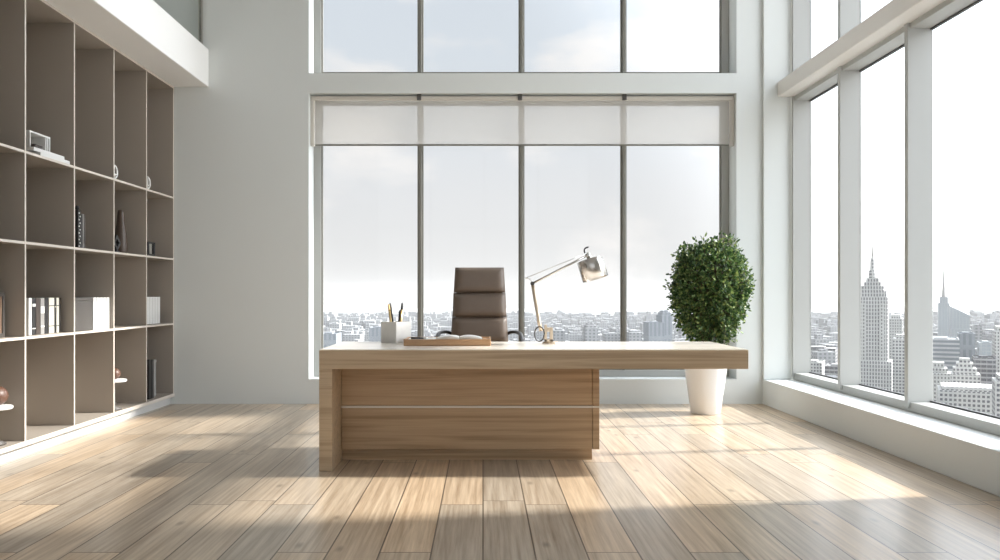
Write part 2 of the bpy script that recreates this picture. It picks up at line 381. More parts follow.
struct('trim_2', bm, M['beam'], 'pale cross beam between the lower and upper right windows', 'beam', bevel=.01)
fw = structE('fill_window', 'unseen window added behind the viewer for fill daylight', 'window')  # out of view, added so sky light fills the room from behind
bm = bmesh.new()
for x in (-2.6, -1.3, 0, 1.3, 2.54): bx(bm, x, x+.06, YF-.14, YF-.06, .3, 5.2)
for z in (.3, 2.7, 5.14): bx(bm, -2.6, 2.6, YF-.13, YF-.07, z, z+.06)
spart('frame', bm, M['framew'], fw)
bm = bmesh.new(); bx(bm, -2.58, 2.58, YF-.105, YF-.095, .32, 5.18); spart('pane', bm, M['glass'], fw)

# roller blind across the lower back window
bl = thing('roller_blind', 'sheer beige roller blind half rolled across the lower far window', 'blind', ((WX0+WX1)/2, YB+.10, WZ1))
hw = (WX1-WX0)/2
bm = bmesh.new(); bx(bm, -hw+.02, hw-.02, -.045, .045, -.055, -.016); hr = obj('head_rail', bm, M['cassette'], bl, .012)
bm = bmesh.new(); bx(bm, -hw+.045, hw-.045, .008, .0095, -.50, -.045); obj('fabric', bm, M['blind'], bl)
bm = bmesh.new(); bx(bm, -hw+.045, hw-.045, 0, .018, -.515, -.497); obj('bottom_rail', bm, M['frame'], bl, .004)
for p in (419, 520, 624.5):
    x = (p-483)*(YB+.05)/816-(WX0+WX1)/2
    bm = bmesh.new(); bx(bm, x-.022, x+.022, -.055, -.03, -.06, 0); tube(bm, [(x, -.06, -.045), (x, -.02, -.045)], .016, 12); obj('bracket', bm, M['darkmetal'], hr, .003)
for s in (-1, 1):
    bm = bmesh.new(); bx(bm, s*(hw-.02)-.018, s*(hw-.02)+.018, -.03, .03, -.52, -.016); obj('side_guide', bm, M['cassette'], bl, .003)

# ---------------------------------------------------------------- bookcase
XF = -3.12; MOD = .668; NB = 8
ys = [YB-.004-k*MOD for k in range(NB+1)]
ZS = [.1085, .8185, 1.4685, 2.0885, 3.19]
bc = thing('bookcase', 'tall taupe built-in bookcase with pale shelf edges along the left wall', 'bookcase', (XF, 0, 0))
def panel(name, d, parent=bc):
    bm = bmesh.new()
    fs = bx(bm, *d)
    fs[3].material_index = 1
    return obj(name, bm, [M['taupe'], M['edge']], parent)
DP = XL+.03-XF; t = .0085
for k, y in enumerate(ys):
    yy = y if k else y-t
    panel('side_panel' if k in (0, NB) else 'divider', (DP, 0, yy-t, yy+t, ZS[0]-.03, ZS[4]))
for k in range(NB):
    a, b = ys[k+1]+t, ys[k]-t
    for z in ZS[1:4]: panel('shelf', (DP, -.001, a, b, z-.018, z))
panel('bottom_shelf', (DP, .006, ys[-1]-t, ys[0], ZS[0]-.032, ZS[0]))
panel('top_panel', (DP, .003, ys[-1]-t, ys[0], ZS[4]-.012, ZS[4]+.008))
bm = bmesh.new(); bx(bm, XL+.004-XF, DP, ys[-1], ys[0]-.002, .0, ZS[4]); obj('back_panel', bm, M['taupe'], bc)
bm = bmesh.new(); bx(bm, -.10, -.035, ys[-1]-t, ys[0]-.002, 0, ZS[0]-.032); obj('plinth', bm, M['plinth'], bc)

# ---------------------------------------------------------------- shelf contents
def book(y0, y1, z, h, cover, label, group=None, X=-3.20, d=.19, bands=(), bandmat=None, name='book', blk=None):
    """upright book, spine towards the room (+X)"""
    b = thing(name, label, 'book', (X, (y0+y1)/2, z), 0, group)
    w = (y1-y0)/2-.0035; c = .003
    bm = bmesh.new()
    bx(bm, -d, 0, -w, -w+c, 0, h); bx(bm, -d, 0, w-c, w, 0, h); bx(bm, -.004, 0, -w+c, w-c, 0, h)
    cv = obj('cover', bm, cover, b)
    bm = bmesh.new(); bx(bm, -d+.006, -.004, -w+c, w-c, .004, h-.005); obj('pages', bm, M['paper'], b)
    for zb, hb in bands:
        bm = bmesh.new(); bx(bm, 0, .0012, -w, w, zb, zb+hb); obj('spine_band', bm, bandmat, cv)
    return b
# second bay, middle shelf: a row of nine mixed spines
z = .82
row = [(.045, 'whitebook', (), None, 'white book first on the left in the black-and-white row'),
       (.050, 'blackbook', ((.04, .008), (.20, .02)), 'whitebook', 'black book with white spine bands beside the leftmost white book'),
       (.060, 'brownbook', (), None, 'dark brown book left of the grey banded spine'),
       (.058, 'greybook', ((.15, .05), (.05, .01)), 'whitebook', 'grey book with a white spine label in the mixed row'),
       (.056, 'blackbook', (), None, 'plain black book between the grey and wide cream spines'),
       (.080, 'cream', ((.05, .006), (.20, .006)), 'blackbook', 'widest cream book with black lines in the mixed row'),
       (.026, 'blackbook', ((.19, .008),), 'cream', 'thin black book between two cream spines'),
       (.042, 'cream', ((.05, .006), (.20, .006)), 'blackbook', 'narrow cream book with black lines near the row end'),
       (.022, 'blackbook', (), None, 'thin black book closing the right end of the mixed row')]
y = 5.745
for w, c, bd, bmat, lab in row:
    book(y, y+w, z, .262, M[c], lab, 'black, white and cream books on the middle shelf', bands=bd, bandmat=M[bmat] if bmat else None); y += w
# third bay: grey box file and white row
bxf = thing('box_file', 'grey box file left of the white books in the third bay', 'box', (-3.15, 6.43, .82))
bm = bmesh.new(); bx(bm, -.24, 0, -.155, .155, 0, .235); obj('body', bm, M['greybox'], bxf, .003)
bm = bmesh.new(); bx(bm, -.243, .003, -.158, .158, .236, .262); obj('lid', bm, M['greybox'], bxf, .003)
y = 6.5925
for k in range(5):
    book(y, y+.058, .82, .262, M['whitebook'], 'plain white book in the white row beside the grey box file', 'white books in the third bay', X=-3.15); y += .058
y = 7.77
for k in range(5):
    book(y, y+.064, .82, .262, M['whitebook'], 'plain white book in the white row in the bay nearest the far wall', 'white books in the last bay', X=-3.20); y += .064
# third bay, second shelf up: slim spines and a ball-topped bookend
z = 1.47
be = thing('bookend', 'black and white studded bookend with a black ball on top', 'bookend', (-3.18, 6.43, z))
bm = bmesh.new(); bx(bm, -.14, 0, -.022, .022, 0, .30); obj('body', bm, M['blackbook'], be, .002)
bm = bmesh.new(); lathe(bm, [(0, -.02), (.014, -.014), (.02, 0), (.014, .014), (0, .02)], 16, (-.02, 0, .32)); obj('ball', bm, M['black'], be)
for k in range(11):
    bm = bmesh.new(); bx(bm, 0, .004, -.014+.014*(k % 2), -.004+.014*(k % 2)+.002, .012+k*.026, .022+k*.026); obj('stud', bm, M['whitebook'], be)
for w, c, h, lab in ((.028, 'whitebook', .285, 'slim white book right against the studded bookend'), (.036, 'blackbook', .275, 'slim black book between a white and a grey spine on the upper shelf'), (.022, 'greybook', .28, 'slim grey book second from the end beside the studded bookend'), (.026, 'brownbook', .275, 'slim dark book last in the short row by the studded bookend')):
    y0 = {'whitebook': 6.455, 'blackbook': 6.484, 'greybook': 6.521, 'brownbook': 6.544}[c]
    book(y0, y0+w, z, h, M[c], lab, 'slim books beside the studded bookend', d=.16)
# tapered vase, fourth bay
v = thing('vase', 'tall tapered dark brown vase in the fourth bay', 'vase', (-3.31, 7.46, z))
bm = bmesh.new(); lathe(bm, [(0, 0), (.052, 0), (.058, .02), (.060, .08), (.050, .2), (.036, .32), (.027, .39), (.026, .405), (.022, .405), (.022, .35), (0, .34)], 28); obj('body', bm, M['vase'], v)
# diamond sculpture
ds = thing('diamond_ornament', 'black diamond-shaped ornament in front of the brown vase', 'ornament', (-3.17, 7.03, z))
bm = bmesh.new()
o_, i_ = .072, .034
for q in range(4):
    a0, a1 = math.pi/2*q, math.pi/2*(q+1)
    P = lambda r, a, x: bm.verts.new((x, r*math.cos(a), .072+.008+r*math.sin(a)))
    A = [P(o_, a0, -.02), P(o_, a1, -.02), P(i_, a1, -.02), P(i_, a0, -.02)]; B = [P(o_, a0, .02), P(o_, a1, .02), P(i_, a1, .02), P(i_, a0, .02)]
    bm.faces.new(A); bm.faces.new(B)
    for j in range(4): bm.faces.new((A[j], A[(j+1)%4], B[(j+1)%4], B[j]))
bmesh.ops.remove_doubles(bm, verts=bm.verts[:], dist=1e-5)
obj('ring', bm, M['black'], ds)
bm = bmesh.new(); bx(bm, -.025, .025, -.03, .03, 0, .014); obj('base', bm, M['black'], ds)
# small speaker/frame, fifth bay
pf = thing('photo_frame', 'small black photo frame with a silver face on the upper shelf of the last bay', 'frame', (-3.19, 7.86, z))
bm = bmesh.new()
for d in ((-.03, 0, -.085, -.055, 0, .14), (-.03, 0, .055, .085, 0, .14), (-.03, 0, -.055, .055, 0, .025), (-.03, 0, -.055, .055, .125, .14)): bx(bm, *d)
obj('frame', bm, M['black'], pf, .003)
bm = bmesh.new(); bx(bm, -.022, -.012, -.055, .055, .025, .125); obj('silver_face', bm, M['steel'], pf)
# arch ornaments, top shelf
def arch(y, lab):
    a = thing('arch_ornament', lab, 'ornament', (-3.16, y, 2.09), 0, 'white arch ornaments on the top shelf'); a.scale = (.74, .74, .74)
    bm = bmesh.new(); tube(bm, [(0, -.035+.09*math.sin(R(k)), .090-.075*math.cos(R(k))) for k in range(0, 181, 12)], .0125, 10); obj('arch', bm, M['whitebook'], a)
    bm = bmesh.new(); bx(bm, -.012, .012, -.045, -.025, 0, .172); obj('spine', bm, M['whitebook'], a, .003)
    bm = bmesh.new(); lathe(bm, [(0, -.022), (.016, -.016), (.022, 0), (.016, .016), (0, .022)], 16, (0, .004, .06)); bx(bm, -.006, .006, -.004, .012, .0, .04); obj('core', bm, M['steel'], a)
arch(7.005, 'white half-ring ornament on the top shelf of the fourth bay')
arch(7.70, 'white half-ring ornament on the top shelf of the bay by the far wall')
# top shelf, second bay: flat books, small box, open white frame
def flatbook(y0, y1, z, h, X, d, lab):
    b = thing('book', lab, 'book', (X, (y0+y1)/2, z), 0, 'flat white books on the top shelf'); w = (y1-y0)/2
    bm = bmesh.new(); bx(bm, -d, 0, -w, w, 0, .003); bx(bm, -d, 0, -w, w, h-.003, h); bx(bm, -.004, 0, -w, w, .003, h-.003); obj('cover', bm, M['whitebook'], b)
    bm = bmesh.new(); bx(bm, -d+.005, -.004, -w+.004, w-.004, .003, h-.003); obj('pages', bm, M['paper'], b)
flatbook(5.80, 6.212, 2.09, .03, -3.145, .25, 'white book lying at the bottom of the flat pair on the top shelf')
flatbook(5.74, 6.16, 2.1205, .026, -3.16, .22, 'white book lying on top of the flat pair on the top shelf')
sb = thing('trinket_box', 'small dark box on the flat white books', 'box', (-3.18, 5.842, 2.147))
bm = bmesh.new(); bx(bm, -.08, 0, -.045, .045, 0, .022); obj('body', bm, M['brownbook'], sb, .002)
bm = bmesh.new(); bx(bm, -.082, .002, -.047, .047, .0225, .03); obj('lid', bm, M['brownbook'], sb, .002)
wf = thing('letter_rack', 'open white letter rack standing on the flat white books', 'rack', (-3.19, 5.93, 2.147))
bm = bmesh.new(); bx(bm, -.1, 0, -.19, .085, .105, .117); obj('top', bm, M['whitebook'], wf)
for y_ in (-.185, .02, .045, .075):
    bm = bmesh.new(); bx(bm, -.1, 0, y_, y_+.010, 0, .105); obj('upright', bm, M['whitebook'], wf)
# first bay: framed wooden panel
fp = thing('picture_frame', 'brown wooden picture with a pale border at the left picture edge', 'picture', (-3.24, 5.32, .82))
bm = bmesh.new()
for d in ((-.02, 0, -.21, -.185, 0, .30), (-.02, 0, .185, .21, 0, .30), (-.02, 0, -.185, .185, 0, .025), (-.02, 0, -.185, .185, .275, .30)): bx(bm, *d)
obj('border', bm, M['greybox'], fp)
bm = bmesh.new(); bx(bm, -.014, -.006, -.185, .185, .025, .275); obj('panel', bm, M['wallnut'], fp)
# bottom compartments: pedestals with brown balls, black books
def pedestal(y, X, lab1, lab2, h, rb):
    p = thing('pedestal', lab1, 'stand', (X, y, .11), 0, 'round pale stands in the bottom compartments')
    bm = bmesh.new(); lathe(bm, [(0, h-.02), (.105, h-.02), (.11, h-.015), (.11, h-.003), (.107, h), (0, h)], 32); obj('top', bm, M['whitebook'], p)
    bm = bmesh.new(); lathe(bm, [(0, 0), (.07, 0), (.07, .012), (.018, .03), (.016, h-.02), (0, h-.02)], 24); obj('column', bm, M['greybox'], p)
    bm = bmesh.new(); lathe(bm, [(rb*math.sin(R(a))*(1 if 0 < a < 180 else 0), rb*.9-rb*.9*math.cos(R(a))) for a in range(0, 181, 12)], 28)
    b = obj('ball', bm, M['brownclay'], loc=(X, y+.015, .11+h)); tag(b, lab2, 'ball', 'brown clay balls in the bottom compartments')
pedestal(7.06, -3.20, 'round pale stand under a brown ball in the fourth bottom compartment', 'brown clay ball on the pale stand in the fourth bottom compartment', .26, .055)
pedestal(5.41, -3.24, 'round pale stand under a brown ball at the left picture edge', 'brown clay ball on the pale stand at the left picture edge', .255, .075)
book(7.735, 7.80, .11, .375, M['blackbook'], 'tall black book leftmost in the bottom compartment by the far wall', 'tall black books in the bottom compartment', X=-3.17)
book(7.80, 7.86, .11, .37, M['blackbook'], 'tall black book against the grey box in the bottom compartment', 'tall black books in the bottom compartment', X=-3.17)
gb = thing('box_file', 'grey box file right of the tall black books at the bottom', 'box', (-3.2, 7.93, .11))
bm = bmesh.new(); bx(bm, -.24, 0, -.06, .06, 0, .33); obj('body', bm, M['greybook'], gb, .003)
bm = bmesh.new(); bx(bm, -.243, .003, -.063, .063, .331, .36); obj('lid', bm, M['greybook'], gb, .003)

# ---------------------------------------------------------------- desk
D0, D1 = 5.10, 5.95; DX0, DX1 = -1.025, 1.66; DT = .763
dk = thing('desk', 'long oak executive desk with a cantilevered top', 'desk', (0, D0, 0))
dd = D1-D0
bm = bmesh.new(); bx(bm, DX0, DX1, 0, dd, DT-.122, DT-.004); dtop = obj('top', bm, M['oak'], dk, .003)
bm = bmesh.new(); bx(bm, DX0+.003, DX1-.003, .003, dd-.003, DT-.004, DT); obj('top_sunlit_face', bm, M['oaktop_sunlit'], dtop)  # thin top layer whose pale colour stands in for sunlight on the oak
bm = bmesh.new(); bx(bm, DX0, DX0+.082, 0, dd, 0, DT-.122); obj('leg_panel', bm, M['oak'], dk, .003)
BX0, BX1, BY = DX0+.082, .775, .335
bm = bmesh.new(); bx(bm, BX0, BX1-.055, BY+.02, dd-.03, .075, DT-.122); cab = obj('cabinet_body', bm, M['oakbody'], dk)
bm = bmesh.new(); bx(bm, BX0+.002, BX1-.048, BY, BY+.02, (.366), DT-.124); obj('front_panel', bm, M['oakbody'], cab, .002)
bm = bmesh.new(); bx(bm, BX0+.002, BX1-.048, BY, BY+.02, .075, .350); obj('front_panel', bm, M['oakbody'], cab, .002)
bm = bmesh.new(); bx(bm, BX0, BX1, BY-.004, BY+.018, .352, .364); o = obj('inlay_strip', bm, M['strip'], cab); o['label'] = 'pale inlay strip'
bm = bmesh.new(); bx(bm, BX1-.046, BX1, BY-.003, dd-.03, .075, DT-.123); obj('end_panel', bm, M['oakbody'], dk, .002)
bm = bmesh.new(); bx(bm, BX0, BX1-.045, BY+.03, dd-.06, 0, .075); obj('plinth', bm, M['oakbody'], dk)

# ---------------------------------------------------------------- things on the desk
SX = lambda px, Y: (px-483)*Y/816
# pen holder (square, turned 45 degrees)
PH = (SX(396, 5.835), 5.835)
ph = thing('pen_holder', 'square pale stone pen holder turned corner-on', 'pen holder', (*PH, DT), R(52))
s, h, w = .076, .150, .008
bm = bmesh.new()
for d in ((-s, s, -s, s, 0, .008), (-s, s, -s, -s+w, .008, h), (-s, s, s-w, s, .008, h), (-s, -s+w, -s+w, s-w, .008, h), (s-w, s, -s+w, s-w, .008, h)): bx(bm, *d)
obj('body', bm, M['holder'], ph, .0015)
def pen(name, lab, p0, p1, r, mats, cat='pen', group='pens and pencils in the stone holder', tipmat=None):
    p0, p1 = Vector(p0), Vector(p1); o = thing(name, lab, cat, p0, 0, group); d = (p1-p0)
    bm = bmesh.new(); tube(bm, [d*0, d*.82], r, 10); obj('barrel', bm, mats[0], o)
    bm = bmesh.new(); tube(bm, [d*.82, d*.86, d*.97, d], [r*1.1, r*1.1, r*.8, r*.4], 10); obj('cap', bm, mats[1], o)
X0, Y0 = PH
pen('pencil', 'brass pencil leaning left in the stone holder', (X0-.02, Y0-.01, DT+.01), (X0-.052, Y0-.01, DT+.275), .008, (M['gold'], M['gold']), 'pencil')
pen('pen', 'black pen leaning left behind the brass pencil', (X0-.005, Y0+.01, DT+.01), (X0-.045, Y0+.02, DT+.285), .007, (M['black'], M['black']))
pen('paint_brush', 'brass handled brush with a black end upright in the stone holder', (X0+.025, Y0-.005, DT+.01), (X0+.046, Y0-.01, DT+.285), .008, (M['gold'], M['black']), 'brush')
pen('marker', 'short black marker with a bent clip in the stone holder', (X0+.012, Y0+.015, DT+.01), (X0+.03, Y0+.02, DT+.235), .010, (M['black'], M['black']), 'marker')
# leather desk tray with papers and open notebook
TX0, TX1 = SX(403.5, 5.45), SX(491, 5.45); TC = (TX0+TX1)/2; TH = (TX1-TX0)/2
tr = thing('desk_tray', 'tan leather tray on the desk in front of the chair', 'tray', (TC, 5.62, DT))
bm = bmesh.new(); bx(bm, -TH, TH, -.17, .17, 0, .036); obj('body', bm, M['tan'], tr, .006, seg=3)
bm = bmesh.new(); bx(bm, -TH, -TH+.012, -.17, .17, .036, .044); bx(bm, TH-.012, TH, -.17, .17, .036, .044); bx(bm, -TH+.012, TH-.012, .158, .17, .036, .044); bx(bm, -TH+.012, TH-.012, -.17, -.158, .036, .044); obj('rim', bm, M['tan'], tr)
pp = box('paper_sheet', (TC-.27, TC-.09, 5.49, 5.77, DT+.0365, DT+.041), M['paper']); tag(pp, 'small stack of white paper on the left of the tan tray', 'paper')
pn = thing('pen', 'grey pen lying across the paper on the tan tray', 'pen', (TC-.25, 5.53, DT+.0485))
bm = bmesh.new(); tube(bm, [(0, 0, 0), (.085, .01, 0)], .0075, 10); obj('barrel', bm, M['darkmetal'], pn)
bm = bmesh.new(); tube(bm, [(.085, .01, 0), (.10, .012, 0), (.112, .013, 0)], [.0075, .006, .002], 10); obj('tip', bm, M['steel'], pn)
nb = thing('open_notebook', 'open white notebook lying on the tan tray', 'notebook', (TC+.075, 5.63, DT+.0365))
bm = bmesh.new(); bx(bm, -.16, .16, -.105, .105, 0, .003); obj('cover', bm, M['greybook'], nb)
for sgn in (-1, 1):
    bm = bmesh.new(); n = 14; top = []; bot = []
    for k in range(n+1):
        u = k/n; x = sgn*(.002+.152*u); zt = .004+.024*math.sin(math.pi*min(1, .12+u*.8))**.8*(1-.35*u)
        top.append([bm.verts.new((x, -.1, zt)), bm.verts.new((x, .1, zt))]); bot.append([bm.verts.new((x, -.1, .0032)), bm.verts.new((x, .1, .0032))])
    for k in range(n):
        for q in ((top[k][0], top[k+1][0], top[k+1][1], top[k][1]), (bot[k][0], bot[k][1], bot[k+1][1], bot[k+1][0]), (top[k][0], bot[k][0], bot[k+1][0], top[k+1][0]), (top[k][1], top[k+1][1], bot[k+1][1], bot[k][1])):
            bm.faces.new(q).smooth = True
    bm.faces.new((top[0][0], top[0][1], bot[0][1], bot[0][0])); bm.faces.new((top[n][0], bot[n][0], bot[n][1], top[n][1]))
    obj('page_block', bm, M['paper'], nb)
# desk lamp
LY = 5.74; LZ = lambda py: 1.11-(py-294)*LY/816
lx = lambda px: SX(px, LY)
lp = thing('desk_lamp', 'nickel balanced-arm desk lamp with a tilted drum shade', 'lamp', (lx(551), LY, DT))
def P(px, py, dy=0): return (lx(px)-lx(551), dy, LZ(py)-DT)
bm = bmesh.new(); lathe(bm, [(0, 0), (.062, 0), (.062, .006), (.045, .014), (0, .016)], 36); obj('base', bm, M['champagne'], lp)
bm = bmesh.new()
x1, _, z1 = P(545, 326)
for dy in (-.018, .012):
    bx(bm, -.046, -.030, dy, dy+.006, .010, z1+.01); bx(bm, -.008, .012, dy, dy+.006, .010, z1-.01); bx(bm, -.030, -.008, dy, dy+.006, z1-.04, z1-.01)
bx(bm, -.046, .012, -.018, .018, .012, .03)
obj('bracket', bm, M['champagne'], lp, .002)
bm = bmesh.new(); pts = []
for k in range(49):
    a = R(k*7.5*2); pts.append((P(540, 333)[0]+.034*math.cos(a)-.004, -.018+.036*k/48, P(540, 334)[2]+.052*math.sin(a)))
tube(bm, pts, .0038, 8); obj('coil_spring', bm, M['darkmetal'], lp)
bm = bmesh.new(); tube(bm, [P(541, 331), P(539, 322), P(532.4, 283.5)], .0125, 12); obj('lower_arm', bm, M['champagne'], lp)
bm = bmesh.new(); tube(bm, [P(532.4, 283.5, .012), P(588, 255)], .0075, 12); obj('upper_arm', bm, M['chrome'], lp)
bm = bmesh.new(); tube(bm, smooth_path([P(533.5, 285, -.012), P(531, 280, -.012), P(527, 278.3, -.012), P(524, 278.5, -.012)], 5) , .0045, 8); tube(bm, [P(524.5, 278.5, -.012), P(586, 253.5, -.012)], .0026, 8); obj('tension_rod', bm, M['steel'], lp)
bm = bmesh.new(); c = P(532.4, 283.5); tube(bm, [(c[0], -.022, c[2]), (c[0], .026, c[2])], .014, 16); obj('elbow_joint', bm, M['darkmetal'], lp)
bm = bmesh.new(); tube(bm, smooth_path([P(587, 256), P(584.5, 252), P(585, 248.5), P(588.5, 247)], 5), .0055, 8); obj('cable', bm, M['black'], lp)
ax = Vector((P(597.5, 278)[0]-P(590, 252)[0], -.02, P(597.5, 278)[2]-P(590, 252)[2])).normalized()
tc_ = Vector(P(589.6, 259.5))
rot = Vector((0, 0, -1)).rotation_difference(ax).to_matrix().to_4x4()
def at_shade(bm): bmesh.ops.transform(bm, matrix=Matrix.Translation(tc_) @ rot, verts=bm.verts[:]); return bm
bm = bmesh.new(); r0, hh = .092, .142
lathe(bm, [(.0, 0), (r0-.006, 0), (r0, -.005), (r0, -hh), (r0-.004, -hh), (r0-.004, -.008), (0, -.006)], 48, smooth=False)
for f in bm.faces:
    f.smooth = abs(f.normal.z) < .3
sh_ = obj('lamp_shade', bm, M['brushed'], lp); sh_.matrix_local = Matrix.Translation(tc_) @ rot
bm = bmesh.new(); lathe(bm, [(0, .05), (.013, .05), (.016, .045), (.018, 0), (0, 0)], 20); obj('shade_socket', bm, M['steel'], sh_)
bm = bmesh.new(); lathe(bm, [(0, -.006), (.016, -.006), (.018, -.04), (.034, -.075), (.030, -.10), (0, -.112)], 20); obj('bulb', bm, M['paper'], sh_)

# ---------------------------------------------------------------- office chair (faces the camera)
CY = 6.42; CX = SX(479.5, CY+.28)
ch = thing('office_chair', 'brown leather high-back office chair behind the desk', 'chair', (CX, CY, 0))
def cushion(name, z0, z1, w0, w1, y0, y1, th, mat):
    """padded rectangle from height z0 (width w0, depth position y0) to z1"""
    bm = bmesh.new(); nx, nz = 12, 8; front = []; back = []
    for j in range(nz+1):
        v = j/nz; rf = []; rb = []
        for i in range(nx+1):
            u = i/nx*2-1
            e = (1-abs(u)**6)*(1-abs(2*v-1)**6); e = max(e, 0)**.5
            w = w0+(w1-w0)*v; yy = y0+(y1-y0)*v; zz = z0+(z1-z0)*v
            rf.append(bm.verts.new((u*w, yy-th*(.35+.65*e), zz))); rb.append(bm.verts.new((u*w, yy+th*.3*(.3+.7*e), zz)))
        front.append(rf); back.append(rb)
    for A, s in ((front, 1), (back, -1)):
        for j in range(nz):
            for i in range(nx):
                f = bm.faces.new((A[j][i], A[j][i+1], A[j+1][i+1], A[j+1][i])); f.smooth = True
    def rim(a, b):
        for k in range(len(a)-1): bm.faces.new((a[k], a[k+1], b[k+1], b[k])).smooth = True
    rim(front[0], back[0]); rim(front[-1], back[-1]); rim([r[0] for r in front], [r[0] for r in back]); rim([r[-1] for r in front], [r[-1] for r in back])
    return obj(name, bm, mat, ch)
secs = [(1.121, 1.328, .212, .200), (.922, 1.119, .222, .2135), (.713, .920, .235, .2235), (.540, .708, .240, .236)]
yb = lambda z: .235+(z-.5)*.09
for z0, z1, a, b in secs: cushion('back_cushion', z0, z1, a, b, yb(z0), yb(z1), .055, M['leather'])
bm = bmesh.new()
A = [(-.205, yb(.52)+.014, .52), (.205, yb(.52)+.014, .52), (.185, yb(1.32)+.014, 1.318), (-.185, yb(1.32)+.014, 1.318)]
va = [bm.verts.new(p) for p in A]; vb = [bm.verts.new((p[0], p[1]+.028, p[2])) for p in A]
bm.faces.new(va); bm.faces.new(vb)
for k in range(4): bm.faces.new((va[k], va[(k+1)%4], vb[(k+1)%4], vb[k]))
obj('back_shell', bm, M['leather'], ch, .008)
bm = bmesh.new(); bx(bm, -.25, .25, -.27, .24, .425, .505); obj('seat', bm, M['leather'], ch, .035, seg=5)
bm = bmesh.new(); bx(bm, -.17, .17, -.17, .20, .395, .425); obj('seat_plate', bm, M['darkmetal'], ch, .005)
bm = bmesh.new(); tube(bm, smooth_path([(0, .12, .40), (0, .25, .42), (0, yb(.6)+.05, .56), (0, yb(.75)+.045, .76)], 5), .024, 10, .6); obj('back_support', bm, M['darkmetal'], ch)
for s in (-1, 1):
    bm = bmesh.new()
    tube(bm, smooth_path([(s*.215, yb(.8)+.03, .775), (s*.265, .24, .80), (s*.318, .14, .797), (s*.332, -.02, .765), (s*.328, -.16, .69), (s*.315, -.19, .58), (s*.28, -.10, .45), (s*.20, -.02, .41)], 7), .017, 10, .8)
    obj('armrest', bm, M['blackleather'], ch)
bm = bmesh.new(); lathe(bm, [(0, .12), (.032, .12), (.032, .26), (.02, .265), (.02, .395), (0, .395)], 20); obj('gas_column', bm, M['chrome'], ch)
bm = bmesh.new()
for k in range(5):
    a = R(90+72*k); ca, sa = math.cos(a), math.sin(a)
    tube(bm, [(ca*.02, sa*.02, .125), (ca*.15, sa*.15, .11), (ca*.29, sa*.29, .082)], [.03, .024, .017], 10, .7)
star = obj('star_base', bm, M['chrome'], ch)
for k in range(5):
    a = R(90+72*k); c = Vector((math.cos(a)*.29, math.sin(a)*.29, .03)); tdir = Vector((-math.sin(a), math.cos(a), 0))
    cs_bm = bmesh.new()
    for s in (-1, 1): tube(cs_bm, [c+tdir*s*.006, c+tdir*s*.024], .03, 18)
    tube(cs_bm, [c+Vector((0, 0, .0)), c+Vector((0, 0, .062))], .008, 8)
    obj('caster', cs_bm, M['black'], star)

# ---------------------------------------------------------------- potted bush
random.seed(7)
PY = 7.60; PX = SX(705.5, PY)
pl = thing('potted_bush', 'round clipped green bush in a white ceramic pot beside the right window', 'plant', (PX, PY, 0))
bm = bmesh.new(); lathe(bm, [(0, 0), (.128, 0), (.135, .008), (.165, .22), (.198, .455), (.203, .47), (.200, .48), (.188, .48), (.183, .46), (.178, .42)], 56); pot_ = obj('pot', bm, M['pot'], pl)
bm = bmesh.new(); lathe(bm, [(.17, .40), (.185, .425), (.10, .44), (0, .445)], 32); obj('soil', bm, M['soil'], pot_)
bm = bmesh.new(); cz = 1.135; RX, RZ = .345, .475; FO = Vector((.04, 0, 0))
tube(bm, smooth_path([(0, 0, .42), (.012, .006, .6), (-.008, 0, .8), (0, 0, 1.0)], 4), [.026]*4*1+[.02]*9, 10) if False else tube(bm, [(0, 0, .42), (.012, .006, .6), (-.008, 0, .8), (0, 0, 1.0)], [.028, .024, .021, .016], 10)
obj('trunk', bm, M['bark'], pl)
bb = bmesh.new(); lf = bmesh.new()
def leaf(p, d, sz):
    d = d.normalized(); a = d.cross(Vector((random.uniform(-1, 1), random.uniform(-1, 1), random.uniform(-1, 1)))).normalized(); n = d.cross(a)
    w = sz*.27
    q = [p, p+d*sz*.35+a*w+n*sz*.05, p+d*sz*.75+a*w*.85+n*sz*.04, p+d*sz, p+d*sz*.75-a*w*.85+n*sz*.04, p+d*sz*.35-a*w+n*sz*.05, p+d*sz*.5-n*sz*.03]
    v = [lf.verts.new(k) for k in q]
    for i in range(6):
        lf.faces.new((v[6], v[i], v[(i+1) % 6]))
NT = 1100
for k in range(NT):
    zz = 1-2*(k+.5)/NT; ph_ = k*2.39996; rr = math.sqrt(1-zz*zz)
    dirv = Vector((rr*math.cos(ph_), rr*math.sin(ph_), zz))
    lump = 1+.07*math.sin(5*dirv.x+2)*math.sin(4*dirv.z+1)+.05*math.sin(9*dirv.y+3*dirv.z)+random.uniform(-.12, .12)
    taper = 1.0-.20*max(0, -dirv.z)
    tip = Vector((dirv.x*RX*taper*lump, dirv.y*RX*taper*lump, cz+dirv.z*RZ*lump))
    tip += FO
    dn = Vector((dirv.x, dirv.y, dirv.z*.8+.25)).normalized()
    base = tip*.72+Vector((0, 0, cz*.28))
    if k % 3 == 0: tube(bb, [Vector((0, 0, min(1.0, max(.62, tip.z-.22)))), base, tip], [.006, .004, .002], 5)
    for j in range(11):
        u = j/10; p = base.lerp(tip, .25+.75*u)
        side = Vector((random.uniform(-1, 1), random.uniform(-1, 1), random.uniform(-1, 1))).normalized()
        leaf(p+side*.012, (dn*.55+side).normalized(), random.uniform(.028, .046))
obj('branches', bb, M['bark'], pl); obj('foliage', lf, M['leaf'], pl)

